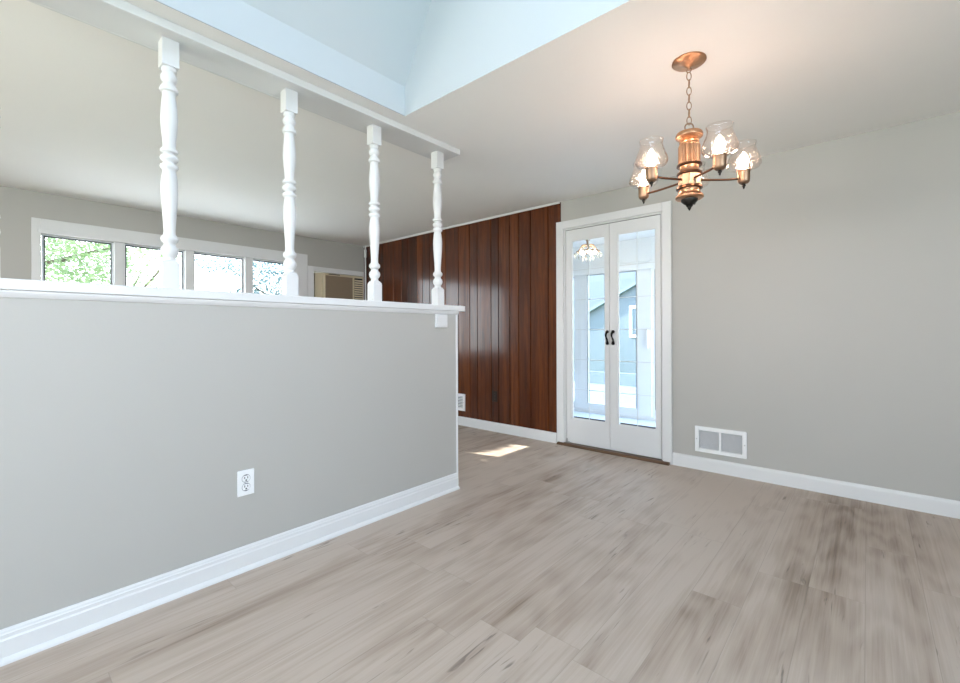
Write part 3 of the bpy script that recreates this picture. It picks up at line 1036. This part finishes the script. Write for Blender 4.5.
# ------------------------------------------------------------------ outdoors
struct('ground', boxes((-40, 14, -14, 40, -.30, -.20)), 'grass', 'lawn around the house', 'ground')
struct('reflector', boxes((-11.0, XW - .121, -6, 9, -.1999, -.10)), 'bounce', 'added unseen pale ground outside the window strip', 'reflector')  # unseen pale ground added to bounce daylight up to the living ceiling
struct('floor_patio', boxes((-5.6, 0, PY + .101, 9.0, -.1999, -.06)), 'patio', 'pale concrete patio outside the sliding doors', 'patio')
cw = tag(obj('patio_wall', boxes((-9, 1, 9.01, 9.15, -.1995, .20)), 'patio'), 'low pale wall at far edge of the patio', 'wall')
nh = thing('neighbour_house', 'pale blue house with small gabled front beyond the patio', 'house', (-4.7, 12.5, -.1995))
obj('sky_backing_wall', boxes((-7.5, 4.5, .5, 6.0, 0, 5.2)), 'siding', nh)  # house wall made tall to stand in for pale sky above the gable
bm = bmesh.new()
pr = [(-2.0, 0), (2.0, 0), (2.0, 1.75), (0, 2.75), (-2.0, 1.75)]
lo = [bm.verts.new((x, 0, z)) for x, z in pr]
hi = [bm.verts.new((x, .499, z)) for x, z in pr]
for i in range(5):
    bm.faces.new((lo[i], lo[(i + 1) % 5], hi[(i + 1) % 5], hi[i]))
bm.faces.new(lo)
bm.faces.new(hi)
obj('gable_front', bm, 'siding', nh)
for s in (-1, 1):
    bm = bmesh.new()
    pp = [(0, 2.76), (s * 2.25, 1.635), (s * 2.25, 1.72), (0, 2.85)]
    lo = [bm.verts.new((x, -.15, z)) for x, z in pp]
    hi = [bm.verts.new((x, .499, z)) for x, z in pp]
    for i in range(4):
        bm.faces.new((lo[i], lo[(i + 1) % 4], hi[(i + 1) % 4], hi[i]))
    bm.faces.new(lo)
    bm.faces.new(hi)
    obj('roof_slope', bm, 'roof', nh)
wf = obj('window_frame', boxes((-.50, -.42, -.04, -.001, 1.12, 2.04), (.42, .50, -.04, -.001, 1.12, 2.04), (-.42, .42, -.04, -.001, 1.12, 1.20), (-.42, .42, -.04, -.001, 1.96, 2.04)), 'vinyl', nh)
obj('pane', boxes((-.42, .42, -.02, -.001, 1.20, 1.96)), 'siding', wf)


def tree(label, loc, mat, blobs, trunk_h, seed, leaf=.13):
    r = thing('leafy_tree', label, 'tree', (loc[0], loc[1], -.1995), 'trees outside the window strip')
    rnd = random.Random(seed)
    bm = bmesh.new()
    tube(bm, [(0, 0, 0), (.04, .02, trunk_h * .5), (-.03, .05, trunk_h)], .1, 8, radii=[.14, .10, .06])
    for (bx, by, bz, br, brz, n) in blobs:
        tube(bm, [(0, 0, trunk_h * .55), (bx * .6, by * .6, (bz + trunk_h * .55) / 2 + .1), (bx, by, bz)], .03, 6, radii=[.05, .03, .012])
    obj('trunk', bm, 'bark', r, smooth=True)
    bm = bmesh.new()
    for (bx, by, bz, br, brz, n) in blobs:
        for _ in range(n):
            while True:
                p = Vector((rnd.uniform(-1, 1), rnd.uniform(-1, 1), rnd.uniform(-1, 1)))
                if abs(p.x) ** 5 + abs(p.y) ** 5 + abs(p.z) ** 5 < 1 if n > 6000 else p.length < 1:
                    break
            p = Vector((bx + p.x * br * (.35 if n > 6000 else 1), by + p.y * br, bz + p.z * brz))
            s = leaf * rnd.uniform(.6, 1.2) * (1.7 if n > 6000 else 1)
            e = Matrix.Rotation(rnd.uniform(0, 6.3), 3, 'Z') @ Matrix.Rotation(rnd.uniform(-1.2, 1.2), 3, 'X') @ Matrix.Rotation(rnd.uniform(0, 6.3), 3, 'Z')
            vs = [bm.verts.new(p + e @ Vector(v) * s) for v in ((0, -.5, 0), (.28, -.1, .05), (0, .5, 0), (-.28, -.1, .05))]
            bm.faces.new(vs)
    obj('foliage', bm, mat, r)
    return r


tree('bright green tree outside leftmost window pane, with added crown blocking sun', (-12.0, 0.35), 'leaf_a',
     [(0, .85, 2.75, 1.0, .95, 5200), (0, -1.27, 5.06, 1.42, 1.35, 14000), (0, .66, 4.86, .50, 1.05, 8000), (.2, 1.75, 3.2, .55, .5, 420)], 4.4, 1, .10)  # two dense crowns out of view, shaped to block sun around the floor patch
tree('pale green tree outside second window pane from left', (-13.5, 2.2), 'leaf_a',
     [(0, .45, 2.85, .50, .75, 900), (.1, 1.2, 3.55, .9, .42, 900)], 3.2, 2, .09)
tree('blue green tree outside rightmost window pane', (-15.0, 7.4), 'leaf_b',
     [(0, -.75, 2.9, 1.15, 1.2, 5200), (0, -2.3, 3.38, 1.0, .30, 900), (.2, -1.9, 2.3, .6, .42, 1500)], 3.4, 3, .10)
